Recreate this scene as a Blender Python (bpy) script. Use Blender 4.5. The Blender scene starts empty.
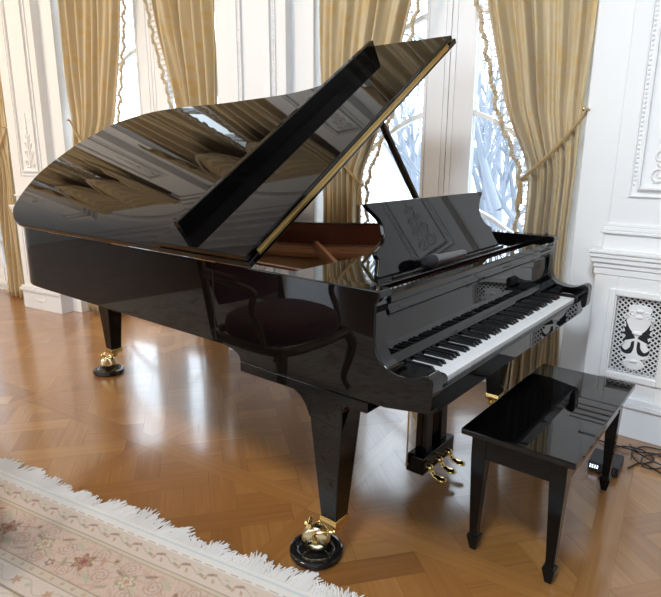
import bpy, bmesh, math, random
import numpy as np
from mathutils import Matrix, Vector
random.seed(7)
rng = np.random.default_rng(11)
scene = bpy.context.scene
COL = scene.collection
PI = math.pi
sin, cos, rad = math.sin, math.cos, math.radians

# ------------------------------------------------------------------ materials
def new_mat(name):
    m = bpy.data.materials.new(name); m.use_nodes = True
    nt = m.node_tree
    b = nt.nodes['Principled BSDF']
    return m, nt, b

def pbr(name, col, rough=.5, metal=0., spec=.5, coat=0., sheen=0., bump=None, emit=None, emit_s=0.):
    m, nt, b = new_mat(name)
    b.inputs['Base Color'].default_value = (*col, 1)
    b.inputs['Roughness'].default_value = rough
    b.inputs['Metallic'].default_value = metal
    b.inputs['Specular IOR Level'].default_value = spec
    b.inputs['Coat Weight'].default_value = coat
    b.inputs['Sheen Weight'].default_value = sheen
    if emit:
        b.inputs['Emission Color'].default_value = (*emit, 1)
        b.inputs['Emission Strength'].default_value = emit_s
    if bump:
        sc, st = bump
        t = nt.nodes.new('ShaderNodeTexCoord'); n = nt.nodes.new('ShaderNodeTexNoise')
        n.inputs['Scale'].default_value = sc; n.inputs['Detail'].default_value = 4
        bp = nt.nodes.new('ShaderNodeBump'); bp.inputs['Strength'].default_value = st; bp.inputs['Distance'].default_value = .01
        nt.links.new(t.outputs['Object'], n.inputs['Vector']); nt.links.new(n.outputs['Fac'], bp.inputs['Height'])
        nt.links.new(bp.outputs['Normal'], b.inputs['Normal'])
    return m

M = {}
M['lacquer'] = pbr('black_lacquer', (.0025, .0023, .0023), .02, spec=.38)
M['satin'] = pbr('black_satin', (.0025, .0025, .0025), .11, spec=.24)
M['blackplastic'] = pbr('black_plastic', (.012, .012, .014), .35)
M['cupmat'] = pbr('black_cup_plastic', (.008, .008, .008), .1, spec=.6)
M['brass'] = pbr('polished_brass', (.80, .57, .22), .16, metal=1.)
M['oldbrass'] = pbr('satin_brass', (.50, .34, .13), .34, metal=1.)
M['palebrass'] = pbr('pale_brass', (.74, .64, .40), .18, metal=1.)
M['plate'] = pbr('bronze_plate', (.55, .21, .075), .35, metal=.1, coat=.3)
M['stringcopper'] = pbr('string_copper', (.42, .24, .13), .4, metal=.8)
M['felt'] = pbr('red_felt', (.25, .03, .02), .9, sheen=.3)
M['steel'] = pbr('steel', (.6, .6, .6), .25, metal=1.)
M['ivory'] = pbr('white_key', (.84, .84, .84), .18)
M['ebony'] = pbr('black_key', (.006, .006, .006), .28)
M['wall'] = pbr('white_painted_wood', (.80, .80, .80), .42, bump=(3, .015))
M['plaster'] = pbr('white_plaster', (.78, .78, .77), .6, bump=(4, .02))
M['winframe'] = pbr('white_gloss_paint', (.82, .82, .83), .3)
M['dark'] = pbr('dark_recess', (.01, .01, .011), .8)  # near-black for painted shade in the grille, also the display's own black
M['mic_body'] = pbr('mic_body', (.13, .135, .15), .32, metal=.4)
M['mic_head'] = pbr('mic_mesh', (.02, .022, .026), .5, metal=.5, bump=(900, .6))
M['rope'] = pbr('gold_rope', (.46, .31, .13), .6, sheen=.3, bump=(250, .6))
M['fringe'] = pbr('curtain_trim', (.50, .40, .26), .7, sheen=.3)
M['rugfringe'] = pbr('rug_fringe', (.77, .75, .73), .85, sheen=.3)
M['redcloth'] = pbr('red_upholstery', (.17, .010, .014), .75, sheen=.4, bump=(160, .3))
M['chairwood'] = pbr('chair_wood', (.20, .10, .04), .3, coat=.3)
M['led'] = pbr('display_glow', (.1, .1, .2), .4, emit=(.75, .8, 1.), emit_s=3.0)
M['bark'] = pbr('bark', (.28, .305, .35), .9)
M['ground'] = pbr('pale_ground', (.62, .65, .68), .9, bump=(1.5, .3))
M['tan'] = pbr('tan_wall_fabric', (.26, .21, .16), .7, bump=(20, .05))  # tone invented to keep the piano's reflections of the unseen walls dark
M['marble'] = pbr('painted_base', (.74, .75, .77), .35)
M['cable'] = pbr('cable', (.01, .01, .01), .45)

def mahogany():
    m, nt, b = new_mat('mahogany')
    t = nt.nodes.new('ShaderNodeTexCoord'); mp = nt.nodes.new('ShaderNodeMapping'); mp.inputs['Scale'].default_value = (1.5, 6, 60)
    n = nt.nodes.new('ShaderNodeTexNoise'); n.inputs['Scale'].default_value = 2.; n.inputs['Detail'].default_value = 5
    r = nt.nodes.new('ShaderNodeValToRGB')
    r.color_ramp.elements[0].color = (.085, .022, .012, 1); r.color_ramp.elements[1].color = (.17, .05, .026, 1)
    nt.links.new(t.outputs['Object'], mp.inputs['Vector']); nt.links.new(mp.outputs['Vector'], n.inputs['Vector'])
    nt.links.new(n.outputs['Fac'], r.inputs['Fac']); nt.links.new(r.outputs['Color'], b.inputs['Base Color'])
    b.inputs['Roughness'].default_value = .14; b.inputs['Coat Weight'].default_value = .4
    return m
M['mahogany'] = mahogany()

def spruce():
    m, nt, b = new_mat('spruce_soundboard')
    t = nt.nodes.new('ShaderNodeTexCoord'); mp = nt.nodes.new('ShaderNodeMapping'); mp.inputs['Scale'].default_value = (2, 120, 1); mp.inputs['Rotation'].default_value = (0, 0, .6)
    n = nt.nodes.new('ShaderNodeTexNoise'); n.inputs['Scale'].default_value = 2.
    r = nt.nodes.new('ShaderNodeValToRGB')
    r.color_ramp.elements[0].color = (.30, .15, .06, 1); r.color_ramp.elements[1].color = (.42, .23, .10, 1)
    nt.links.new(t.outputs['Object'], mp.inputs['Vector']); nt.links.new(mp.outputs['Vector'], n.inputs['Vector'])
    nt.links.new(n.outputs['Fac'], r.inputs['Fac']); nt.links.new(r.outputs['Color'], b.inputs['Base Color'])
    b.inputs['Roughness'].default_value = .2
    return m
M['spruce'] = spruce()

def parquet():
    m, nt, b = new_mat('oak_parquet')
    N, L = nt.nodes, nt.links
    tone = N.new('ShaderNodeAttribute'); tone.attribute_name = 'tone'
    gd = N.new('ShaderNodeAttribute'); gd.attribute_name = 'grain'
    geo = N.new('ShaderNodeNewGeometry')
    d1 = N.new('ShaderNodeVectorMath'); d1.operation = 'DOT_PRODUCT'
    L.new(geo.outputs['Position'], d1.inputs[0]); L.new(gd.outputs['Vector'], d1.inputs[1])
    cr = N.new('ShaderNodeVectorMath'); cr.operation = 'CROSS_PRODUCT'; cr.inputs[0].default_value = (0, 0, 1); L.new(gd.outputs['Vector'], cr.inputs[1])
    d2 = N.new('ShaderNodeVectorMath'); d2.operation = 'DOT_PRODUCT'
    L.new(geo.outputs['Position'], d2.inputs[0]); L.new(cr.outputs['Vector'], d2.inputs[1])
    cb = N.new('ShaderNodeCombineXYZ')
    def mul(s, k):
        q = N.new('ShaderNodeMath'); q.operation = 'MULTIPLY'; L.new(s, q.inputs[0]); q.inputs[1].default_value = k; return q.outputs[0]
    L.new(mul(d1.outputs['Value'], 1.6), cb.inputs[0]); L.new(mul(d2.outputs['Value'], 38.), cb.inputs[1]); L.new(mul(tone.outputs['Fac'], 40.), cb.inputs[2])
    n = N.new('ShaderNodeTexNoise'); n.inputs['Scale'].default_value = 1.6; n.inputs['Detail'].default_value = 5; n.inputs['Roughness'].default_value = .6
    L.new(cb.outputs[0], n.inputs['Vector'])
    ad = N.new('ShaderNodeMath'); ad.operation = 'MULTIPLY_ADD'; L.new(n.outputs['Fac'], ad.inputs[0]); ad.inputs[1].default_value = .55
    L.new(mul(tone.outputs['Fac'], .62), ad.inputs[2])
    r = N.new('ShaderNodeValToRGB'); e = r.color_ramp.elements
    e[0].position = .12; e[0].color = (.168, .066, .016, 1); e[1].position = .95; e[1].color = (.44, .225, .07, 1)
    k = e.new(.55); k.color = (.30, .132, .034, 1)
    L.new(ad.outputs[0], r.inputs['Fac']); L.new(r.outputs['Color'], b.inputs['Base Color'])
    b.inputs['Roughness'].default_value = .3; b.inputs['Specular IOR Level'].default_value = .5; b.inputs['Coat Weight'].default_value = 1.; b.inputs['Coat Roughness'].default_value = .14; b.inputs['Coat IOR'].default_value = 1.6
    bp = N.new('ShaderNodeBump'); bp.inputs['Strength'].default_value = .05; bp.inputs['Distance'].default_value = .002
    L.new(n.outputs['Fac'], bp.inputs['Height']); L.new(bp.outputs['Normal'], b.inputs['Normal'])
    return m
M['parquet'] = parquet()

def damask():
    m, nt, b = new_mat('gold_damask')
    N, L = nt.nodes, nt.links
    uv = N.new('ShaderNodeUVMap'); uv.uv_map = 'UVMap'
    n0 = N.new('ShaderNodeTexNoise'); n0.inputs['Scale'].default_value = 5.; n0.inputs['Detail'].default_value = 2
    L.new(uv.outputs['UV'], n0.inputs['Vector'])
    mx = N.new('ShaderNodeVectorMath'); mx.operation = 'MULTIPLY_ADD'
    L.new(n0.outputs['Color'], mx.inputs[0]); mx.inputs[1].default_value = (.22, .22, 0); L.new(uv.outputs['UV'], mx.inputs[2])
    v = N.new('ShaderNodeTexVoronoi'); v.inputs['Scale'].default_value = 13.; v.feature = 'SMOOTH_F1'; v.inputs['Smoothness'].default_value = .3
    L.new(mx.outputs[0], v.inputs['Vector'])
    n1 = N.new('ShaderNodeTexNoise'); n1.inputs['Scale'].default_value = 24.; n1.inputs['Detail'].default_value = 3
    L.new(uv.outputs['UV'], n1.inputs['Vector'])
    ad = N.new('ShaderNodeMath'); ad.operation = 'MULTIPLY_ADD'; L.new(n1.outputs['Fac'], ad.inputs[0]); ad.inputs[1].default_value = .7; L.new(v.outputs['Distance'], ad.inputs[2])
    r = N.new('ShaderNodeValToRGB'); e = r.color_ramp.elements
    e[0].position = .50; e[0].color = (.545, .375, .155, 1); e[1].position = .85; e[1].color = (.53, .42, .25, 1)
    L.new(ad.outputs[0], r.inputs['Fac']); L.new(r.outputs['Color'], b.inputs['Base Color'])
    b.inputs['Roughness'].default_value = .5; b.inputs['Sheen Weight'].default_value = .25
    b.inputs['Specular IOR Level'].default_value = .35
    return m
M['damask'] = damask()

def thin_glass():
    m = bpy.data.materials.new('window_glass'); m.use_nodes = True
    nt = m.node_tree; N, L = nt.nodes, nt.links
    N.remove(N['Principled BSDF'])
    t = N.new('ShaderNodeBsdfTransparent'); t.inputs['Color'].default_value = (.97, .985, .99, 1)
    g = N.new('ShaderNodeBsdfGlossy'); g.inputs['Roughness'].default_value = .02
    mix = N.new('ShaderNodeMixShader'); mix.inputs['Fac'].default_value = .06
    L.new(t.outputs[0], mix.inputs[1]); L.new(g.outputs[0], mix.inputs[2]); L.new(mix.outputs[0], N['Material Output'].inputs['Surface'])
    return m
M['glass'] = thin_glass()

def rug_mat():
    m, nt, b = new_mat('rug_wool')
    N, L = nt.nodes, nt.links
    a = N.new('ShaderNodeAttribute'); a.attribute_name = 'dye'
    t = N.new('ShaderNodeTexCoord'); n = N.new('ShaderNodeTexNoise'); n.inputs['Scale'].default_value = 260; n.inputs['Detail'].default_value = 2
    L.new(t.outputs['Object'], n.inputs['Vector'])
    mr = N.new('ShaderNodeMapRange'); mr.inputs['To Min'].default_value = .9; mr.inputs['To Max'].default_value = 1.24; L.new(n.outputs['Fac'], mr.inputs['Value'])
    mm = N.new('ShaderNodeVectorMath'); mm.operation = 'SCALE'; L.new(a.outputs['Color'], mm.inputs[0]); L.new(mr.outputs[0], mm.inputs['Scale'])
    L.new(mm.outputs[0], b.inputs['Base Color'])
    b.inputs['Roughness'].default_value = .9; b.inputs['Sheen Weight'].default_value = .2
    bp = N.new('ShaderNodeBump'); bp.inputs['Strength'].default_value = .4; bp.inputs['Distance'].default_value = .003
    L.new(n.outputs['Fac'], bp.inputs['Height']); L.new(bp.outputs['Normal'], b.inputs['Normal'])
    return m
M['rug'] = rug_mat()

# ------------------------------------------------------------------ geometry accumulator
class G:
    def __init__(s): s.v = []; s.f = []; s.uv = None
    def add(s, vs, fs, T=None):
        o = len(s.v)
        if T is None: s.v += [tuple(p) for p in vs]
        else: s.v += [tuple(T @ Vector(p)) for p in vs]
        s.f += [tuple(i + o for i in f) for f in fs]
        return s
    def box(s, x0, x1, y0, y1, z0, z1, T=None):
        return s.add([(x0,y0,z0),(x1,y0,z0),(x1,y1,z0),(x0,y1,z0),(x0,y0,z1),(x1,y0,z1),(x1,y1,z1),(x0,y1,z1)],
              [(0,3,2,1),(4,5,6,7),(0,1,5,4),(1,2,6,5),(2,3,7,6),(3,0,4,7)], T)
    def loft(s, rings, cap=True, T=None, closed=True):
        n = len(rings[0]); vs = [p for r in rings for p in r]; fs = []
        for i in range(len(rings) - 1):
            for j in range(n if closed else n - 1):
                a = i*n + j; b2 = i*n + (j+1) % n
                fs.append((a, b2, b2 + n, a + n))
        if cap:
            fs.append(tuple(reversed(range(n)))); fs.append(tuple((len(rings)-1)*n + j for j in range(n)))
        return s.add(vs, fs, T)
    def prism(s, poly, fn0, fn1, T=None):       # poly of 2D points, fn maps to 3D
        return s.loft([[fn0(p) for p in poly], [fn1(p) for p in poly]], True, T)
    def tube(s, pts, r, n=8, cap=True, T=None):
        pts = [Vector(p) for p in pts]
        rs = r if isinstance(r, (list, tuple)) else [r]*len(pts)
        rings = []; up = Vector((0, 0, 1)); prev = None
        for i, p in enumerate(pts):
            a = pts[max(i-1, 0)]; b2 = pts[min(i+1, len(pts)-1)]
            d = (b2 - a)
            if d.length < 1e-9: d = Vector((0,0,1))
            d.normalize()
            if prev is None:
                ref = up if abs(d.z) < .9 else Vector((1, 0, 0))
                x = d.cross(ref).normalized()
            else:
                x = (prev - d*prev.dot(d))
                x = x.normalized() if x.length > 1e-6 else d.orthogonal().normalized()
            prev = x; y = d.cross(x)
            rings.append([p + (x*cos(2*PI*k/n) + y*sin(2*PI*k/n))*rs[i] for k in range(n)])
        return s.loft(rings, cap, T)
    def lathe(s, prof, n=32, c=(0,0,0), T=None, cap=True):
        rings = [[(c[0] + r*cos(2*PI*k/n), c[1] + r*sin(2*PI*k/n), c[2] + z) for k in range(n)] for r, z in prof]
        return s.loft(rings, cap, T)
    def ball(s, c, rx, ry=None, rz=None, n=10, m=6, T=None):
        ry = ry or rx; rz = rz or rx
        rings = []
        for i in range(m + 1):
            a = -PI/2 + PI*i/m; q = max(cos(a), .02)
            rings.append([(c[0] + rx*q*cos(2*PI*k/n), c[1] + ry*q*sin(2*PI*k/n), c[2] + rz*sin(a)) for k in range(n)])
        return s.loft(rings, True, T)
    def grid(s, fn, nu, nv):
        o = len(s.v)
        for j in range(nv + 1):
            for i in range(nu + 1): s.v.append(tuple(fn(i/nu, j/nv)))
        for j in range(nv):
            for i in range(nu):
                a = o + j*(nu+1) + i; s.f.append((a, a+1, a+nu+2, a+nu+1))
        return s

WM = {}
def link(o, parent):
    COL.objects.link(o)
    if parent: o.parent = parent

def build(g, name, mat, parent=None, bevel=0., seg=2, smooth=True, angle=35, recalc=True, at=None, solid=0.):
    me = bpy.data.meshes.new(name)
    vs = g.v
    if parent is not None:
        W = WM[parent]; base = W
    elif at is not None:
        base = at if isinstance(at, Matrix) else Matrix.Translation(at)
    else:
        a = np.array(vs); lo, hi = a.min(0), a.max(0)
        base = Matrix.Translation(((lo[0]+hi[0])/2, (lo[1]+hi[1])/2, lo[2]))
    inv = base.inverted()
    a = np.array(vs, float); R = np.array(inv)
    a = a @ R[:3,:3].T + R[:3,3]
    me.from_pydata([tuple(p) for p in a], [], g.f)
    if recalc:
        bm = bmesh.new(); bm.from_mesh(me); bmesh.ops.recalc_face_normals(bm, faces=bm.faces); bm.to_mesh(me); bm.free()
    if g.uv is not None:
        uvl = me.uv_layers.new(name='UVMap')
        idx = np.empty(len(me.loops), int); me.loops.foreach_get('vertex_index', idx)
        uvl.data.foreach_set('uv', np.array(g.uv, float)[idx].ravel())
    if isinstance(mat, str): mat = M[mat]
    me.materials.append(mat)
    if smooth:
        me.polygons.foreach_set('use_smooth', [True]*len(me.polygons))
        me.set_sharp_from_angle(angle=rad(angle))
    o = bpy.data.objects.new(name, me)
    link(o, parent)
    if parent is None: o.matrix_world = base
    WM[o] = base
    if solid:
        md = o.modifiers.new('thickness', 'SOLIDIFY'); md.thickness = solid; md.offset = 0
    if bevel:
        md = o.modifiers.new('edge', 'BEVEL'); md.width = bevel; md.segments = seg; md.limit_method = 'ANGLE'; md.angle_limit = rad(40)
        md.harden_normals = smooth
    return o

def root(name, loc, label, cat, group=None, rotz=0.):
    o = bpy.data.objects.new(name, None); COL.objects.link(o)
    o.location = loc; o.rotation_euler = (0, 0, rotz); o.empty_display_size = .1
    WM[o] = Matrix.Translation(loc) @ Matrix.Rotation(rotz, 4, 'Z')
    return tag(o, label, cat, group)
def tag(o, label, cat, group=None, kind=None):
    o['label'] = label; o['category'] = cat
    if group: o['group'] = group
    if kind: o['kind'] = kind
    return o
def struct(o): o['kind'] = 'structure'; return o
def stuff(o): o['kind'] = 'stuff'; return o

def smooth_curve(pts, n=8):
    """Catmull-Rom through open list of points"""
    P = [np.array(p, float) for p in pts]; out = []
    for i in range(len(P) - 1):
        p0 = P[i-1] if i > 0 else 2*P[0] - P[1]; p1 = P[i]; p2 = P[i+1]; p3 = P[i+2] if i + 2 < len(P) else 2*P[-1] - P[-2]
        for k in range(n):
            t = k/n
            out.append(tuple(.5*((2*p1) + (-p0+p2)*t + (2*p0-5*p1+4*p2-p3)*t*t + (-p0+3*p1-3*p2+p3)*t**3)))
    out.append(tuple(P[-1])); return out

# ================================================================== GRAND PIANO
W = 1.51
piano = root('grand_piano', (-1.4, .755, 0), 'long black lacquered concert grand piano with its lid propped open', 'piano')
tail = [(-.95, 1.51), (-1.10, 1.46), (-1.26, 1.33), (-1.42, 1.21), (-1.68, 1.125), (-1.90, 1.10), (-2.24, 1.085), (-2.49, 1.045), (-2.69, .955), (-2.765, .85), (-2.825, .73), (-2.835, .58), (-2.81, .42), (-2.72, .26), (-2.61, .13), (-2.51, .06), (-2.38, .01), (-2.25, 0.0)]
curve = smooth_curve(tail, 6)
outer = [(-.92, 1.51)] + curve + [(-.92, 0.)]
def offset(poly, d):
    out = []
    for i, p in enumerate(poly):
        a = np.array(poly[max(i-1, 0)]); b = np.array(poly[min(i+1, len(poly)-1)])
        t = b - a; t /= np.linalg.norm(t); n = np.array([-t[1], t[0]])
        out.append((p[0] + n[0]*d, p[1] + n[1]*d))
    return out
def wall_ring(poly, d, z0, z1):
    g = G(); inn = offset(poly, d)
    g.loft([[(a[0],a[1],z0),(a[0],a[1],z1),(b[0],b[1],z1),(b[0],b[1],z0)] for a, b in zip(poly, inn)])
    return g
build(wall_ring(outer, .055, .70, .995), 'rim', 'lacquer', piano, bevel=.003, angle=50)
inn = offset(outer, .056)
inn2 = [(-.36, W-.056)] + inn[1:-1] + [(-.36, .056)]
build(wall_ring(inn2, .006, .74, .988), 'inner_rim', 'mahogany', piano, angle=50)
# bottom framing + soundboard + plate
inset = offset(outer, .05)
g = G(); g.prism(inset, lambda p: (p[0], p[1], .80), lambda p: (p[0], p[1], .812))
build(g, 'soundboard', 'spruce', piano, smooth=False)
g = G()
for x in (-1.2, -1.8, -2.3):
    yl = min(p[1] for p in inset if abs(p[0]-x) < .2); yh = 1.46 if x > -1 else max(p[1] for p in inset if abs(p[0]-x) < .12)-.12
    g.box(x-.05, x+.05, .05, yh, .72, .80)
g.box(-2.55, -.8, .60, .72, .74, .80)
build(g, 'underside_beam', 'satin', piano, bevel=.004)
g = G()
oi = offset(outer, .062); fl = offset(outer, .20)
oi = [(-.62, W-.062)] + oi[1:-1] + [(-.62, .062)]; fl = [(-.62, W-.18)] + fl[1:-1] + [(-.62, .18)]
g.loft([[(a[0],a[1],.835),(a[0],a[1],.862),(b[0],b[1],.850),(b[0],b[1],.825)] for a, b in zip(oi, fl)])
g.box(-.84, -.35, .062, W-.062, .832, .85)
for (x0, y0, x1, y1) in [(-.7,.47,-2.6,.50),(-.85,.64,-1.42,1.15),(-.72,.2,-2.4,.25)]:
    d = Vector((x1-x0, y1-y0, 0)).normalized(); n = Vector((-d.y, d.x, 0))*.018
    A = Vector((x0,y0,0)); Bq = Vector((x1,y1,0))
    rings = []
    for P in (A, Bq):
        rings.append([(P.x-n.x, P.y-n.y, .845), (P.x-n.x*.6, P.y-n.y*.6, .895), (P.x+n.x*.6, P.y+n.y*.6, .895), (P.x+n.x, P.y+n.y, .845)])
    g.loft(rings)
for k in range(7):
    t = k/6; x = -1.0 - 1.35*t; y = 1.33 - .33*min(1, t*1.6)
    g.lathe([(.045,0),(.05,.006),(.058,.006),(.062,0)], 20, (x, y-.03, .858), cap=False)
build(g, 'cast_plate', 'plate', piano, bevel=.003)
g = G(); sg = G()
for i in range(70):
    y = .10 + 1.30*i/69
    xe = -2.55 if y < .9 else max(-2.4, -1.05 - (1.46-y)*2.4)
    y2 = y + (.25 if y < .45 else .02)*(1 if y < .45 else 1)
    y2 = min(y2, 1.05) if y < 1.0 else y
    g.tube([(-.60, y, .876), (xe, y2, .876)], .0009 if y > .45 else .0018, 4, False)
stuff(build(g, 'strings', M['stringcopper'], piano))
g = G()
for i in range(75):
    for r in range(3):
        x = -.42 - .045*r - .01*(i % 2); y = .12 + 1.26*i/74
        g.tube([(x, y, .845), (x, y, .885)], .0032, 6)
stuff(build(g, 'tuning_pins', 'steel', piano))
g = G(); g.box(-.66, -.635, .08, W-.08, .845, .87); build(g, 'felt_strip', 'felt', piano)
# arms (cheeks): profile in XZ
arm = [(-.92, .995), (-.222, .995), (-.216, .99), (-.216, .975), (-.228, .955), (-.229, .90), (-.228, .845), (-.222, .815), (-.208, .793), (-.185, .778), (-.15, .769), (-.118, .768), (-.092, .774), (-.07, .786), (-.058, .788), (-.047, .784), (-.041, .772), (-.043, .70), (-.047, .685), (-.057, .678), (-.19, .658), (-.795, .655), (-.797, .672), (-.81, .683), (-.84, .693), (-.88, .699), (-.92, .70)]
for (ya, yb) in ((0., .062), (W-.062, W)):
    g = G(); g.prism(arm, lambda p: (p[0], ya, p[1]), lambda p: (p[0], yb, p[1]))
    build(g, 'arm', 'lacquer', piano, bevel=.004, seg=3, angle=30)
g = G(); g.box(-.795, -.25, .0, W, .62, .656); build(g, 'case_bottom', 'lacquer', piano, bevel=.004)
g = G(); g.box(-.78, -.060, .062, W-.062, .656, .712); build(g, 'key_bed', 'lacquer', piano, bevel=.003)
g = G(); g.box(-.074, -.056, .062, W-.062, .664, .724); build(g, 'key_slip', 'lacquer', piano, bevel=.003)
for (ya, yb) in ((.063, .1400), (W-.1400, W-.063)):
    g = G(); pr = [(-.24, .712), (-.066, .712), (-.066, .740), (-.072, .750), (-.088, .752), (-.24, .752)]
    g.prism(pr, lambda p: (p[0], ya, p[1]), lambda p: (p[0], yb, p[1])); build(g, 'key_block', 'lacquer', piano, bevel=.004, seg=3)
fb = [(-.228, .742), (-.222, .750), (-.226, .765), (-.236, .78), (-.240, .898), (-.244, .905), (-.254, .905), (-.256, .898), (-.256, .742)]
g = G(); g.prism(fb, lambda p: (p[0], .063, p[1]), lambda p: (p[0], W-.063, p[1])); build(g, 'fallboard', 'lacquer', piano, bevel=.002, angle=25)
st = [(-.226, .914), (-.222, .918), (-.222, .926), (-.228, .932), (-.228, .945), (-.218, .952), (-.218, .968), (-.225, .972), (-.262, .972), (-.268, .966), (-.268, .914)]
g = G(); g.prism(st, lambda p: (p[0], .062, p[1]), lambda p: (p[0], W-.062, p[1])); build(g, 'name_rail', 'lacquer', piano, bevel=.0015, angle=25)
g = G(); g.box(-.36, -.27, .062, W-.062, .895, .905); build(g, 'action_cover', 'felt', piano)
# keys
kw = .0236; y0k = W/2 - 26*kw
wk = None
def cp(o, dy):
    c = o.copy(); COL.objects.link(c); c.parent = piano; c.location = (o.location[0], o.location[1] + dy, o.location[2]); return c
g = G(); g.box(-.222, -.076, y0k + .0005, y0k + kw - .0005, .716, .738)
wk = build(g, 'white_key', 'ivory', piano, bevel=.0012)
for i in range(1, 52): cp(wk, i*kw)
g = G()
rk = []
for x, z0, hw in ((-.222, .72, .0058), (-.222, .750, .0047), ):
    pass
prof = [(-.224, .73), (-.122, .73), (-.126, .742), (-.133, .7505), (-.224, .7505)]
g.loft([[(p[0], -.0058 + (.0011 if p[1] > .745 else 0), p[1]) for p in prof], [(p[0], .0058 - (.0011 if p[1] > .745 else 0), p[1]) for p in prof]])
g.v = [(x, y + y0k + kw, z) for x, y, z in g.v]
bk = build(g, 'black_key', 'ebony', piano, bevel=.0012)
wi = 0; first = True
for k in range(88):
    n = k % 12
    if n in (1, 4, 6, 9, 11):
        if first: first = False
        else: cp(bk, (wi - 1)*kw)
    else: wi += 1
# music shelf and desk
g = G(); g.box(-.70, -.338, .075, W-.075, .943, .962); build(g, 'music_shelf', 'lacquer', piano, bevel=.004, seg=3)
for y in (.068, W-.068):
    g = G(); g.box(-.69, -.33, y-.006, y+.012 if y < .5 else y+.006, .925, .945); build(g, 'shelf_rail', 'lacquer', piano)
half = [(0, .492), (.012, .488), (.035, .472), (.06, .458), (.078, .470), (.088, .462), (.10, .43), (.115, .405), (.14, .388), (.17, .385), (.195, .398), (.22, .425), (.238, .448), (.252, .456)]
poly = [(-w, s) for s, w in half] + [(w, s) for s, w in reversed(half)]
ta = rad(19); sd = Vector((-sin(ta), 0, cos(ta))); nd = Vector((cos(ta), 0, sin(ta))); o0 = Vector((-.402, .757, .963))
g = G(); g.prism(poly, lambda p: o0 + Vector((0, p[0], 0)) + sd*p[1], lambda p: o0 + Vector((0, p[0], 0)) + sd*p[1] - nd*.018)
build(g, 'music_desk', 'lacquer', piano, bevel=.003, angle=25)
g = G(); g.prism([(-.46, 0), (-.46, .008), (.46, .008), (.46, 0)], lambda p: (-.37, .757 + p[0], .962 + p[1]), lambda p: (-.362, .757 + p[0], .962 + p[1]))
build(g, 'desk_ledge', 'lacquer', piano, bevel=.002)
for y in (.45, 1.06):
    g = G(); g.tube([(-.47, y, 1.10), (-.60, y, .965)], .006, 8); build(g, 'desk_strut', 'oldbrass', piano)
# lid
TH = rad(33)
def LP(X, v, w): return (X, -.02 + v*cos(TH) - w*sin(TH), 1.0 + v*sin(TH) + w*cos(TH))
lc = [(-1.02, 1.52), (-1.14, 1.36), (-1.248, 1.235), (-1.418, 1.169), (-1.679, 1.138), (-1.899, 1.119), (-2.24, 1.107), (-2.495, 1.071), (-2.706, .981), (-2.784, .869), (-2.845, .745), (-2.855, .592), (-2.832, .425), (-2.74, .262), (-2.631, .133), (-2.544, .072), (-2.40, .012), (-2.25, 0.)]
lp = [(-.70, 0.), (-.70, 1.585), (-.92, 1.58)] + smooth_curve(lc, 6)
g = G(); g.prism(lp, lambda p: LP(p[0], p[1], 0.), lambda p: LP(p[0], p[1], .024))
lid = build(g, 'lid', 'lacquer', piano, bevel=.005, seg=3, angle=30)
fp = [(-.703, .003), (-.703, 1.558), (-1.13, 1.558), (-1.19, .003)]
g = G(); g.prism(fp, lambda p: LP(p[0], p[1], .028), lambda p: LP(p[0], p[1], .050))
build(g, 'lid_flap', 'lacquer', piano, bevel=.004, seg=3)
fp = [(-1.05, .05), (-1.05, 1.455), (-1.075, 1.455), (-1.075, .05)]
g = G(); g.prism(fp, lambda p: LP(p[0], p[1], .0495), lambda p: LP(p[0], p[1], .116))
build(g, 'lid_flap_rail', 'lacquer', piano, bevel=.004, seg=3)
g = G(); fp = [(.055, .013), (.055, .036), (1.50, .036), (1.50, .013)]
g.prism(fp, lambda p: LP(-.6985, p[0], p[1]), lambda p: LP(-.7035, p[0], p[1]))
g.tube([LP(-.698, .055, .0255), LP(-.698, 1.50, .0255)], .0035, 8)
build(g, 'lid_hinge', 'oldbrass', piano, bevel=.0008)
# straight-side hinges with bright pins
for x in (-.95, -1.5, -2.05):
    g = G(); g.tube([(x-.05, -.004, .999), (x+.05, -.004, .999)], .004, 8)
    build(g, 'lid_side_hinge', 'oldbrass', piano)
# prop
pt = Vector(LP(-.718, .895, -.006)); pb = Vector((-.85, 1.43, .965))
g = G(); d = (pt - pb).normalized(); sx = Vector((1, 0, 0)); sx = (sx - d*sx.dot(d)).normalized(); sy = d.cross(sx)
def ring(P, a, b): return [P + sx*a + sy*b, P - sx*a + sy*b, P - sx*a - sy*b, P + sx*a - sy*b]
g.loft([ring(pb, .016, .012), ring(pb + d*.10, .017, .013), ring(pb + d*.22, .019, .014), ring(pb + d*.25, .016, .012), ring(pb + d*.27, .013, .011), ring(pt - d*.06, .012, .010), ring(pt, .011, .009)])
build(g, 'lid_prop', 'lacquer', piano, bevel=.003)
g = G(); g.tube([(-.85, W-.062, .965), (-.85, 1.41, .965)], .012, 12); build(g, 'prop_pivot', 'brass', piano)
g = G(); g.tube([(-1.17, W-.075, .965), (-1.13, W-.075, .935)], .006, 8); g.tube([(-1.19, W-.078, .972), (-1.15, W-.078, .962)], .006, 8); g.ball((-1.13, W-.078, .932), .010)
build(g, 'lid_catch', 'palebrass', piano)
for y in (.036, W-.036):
    g = G(); g.ball((-.262, y, .999), .009); build(g, 'rim_button', 'blackplastic', piano)
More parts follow.
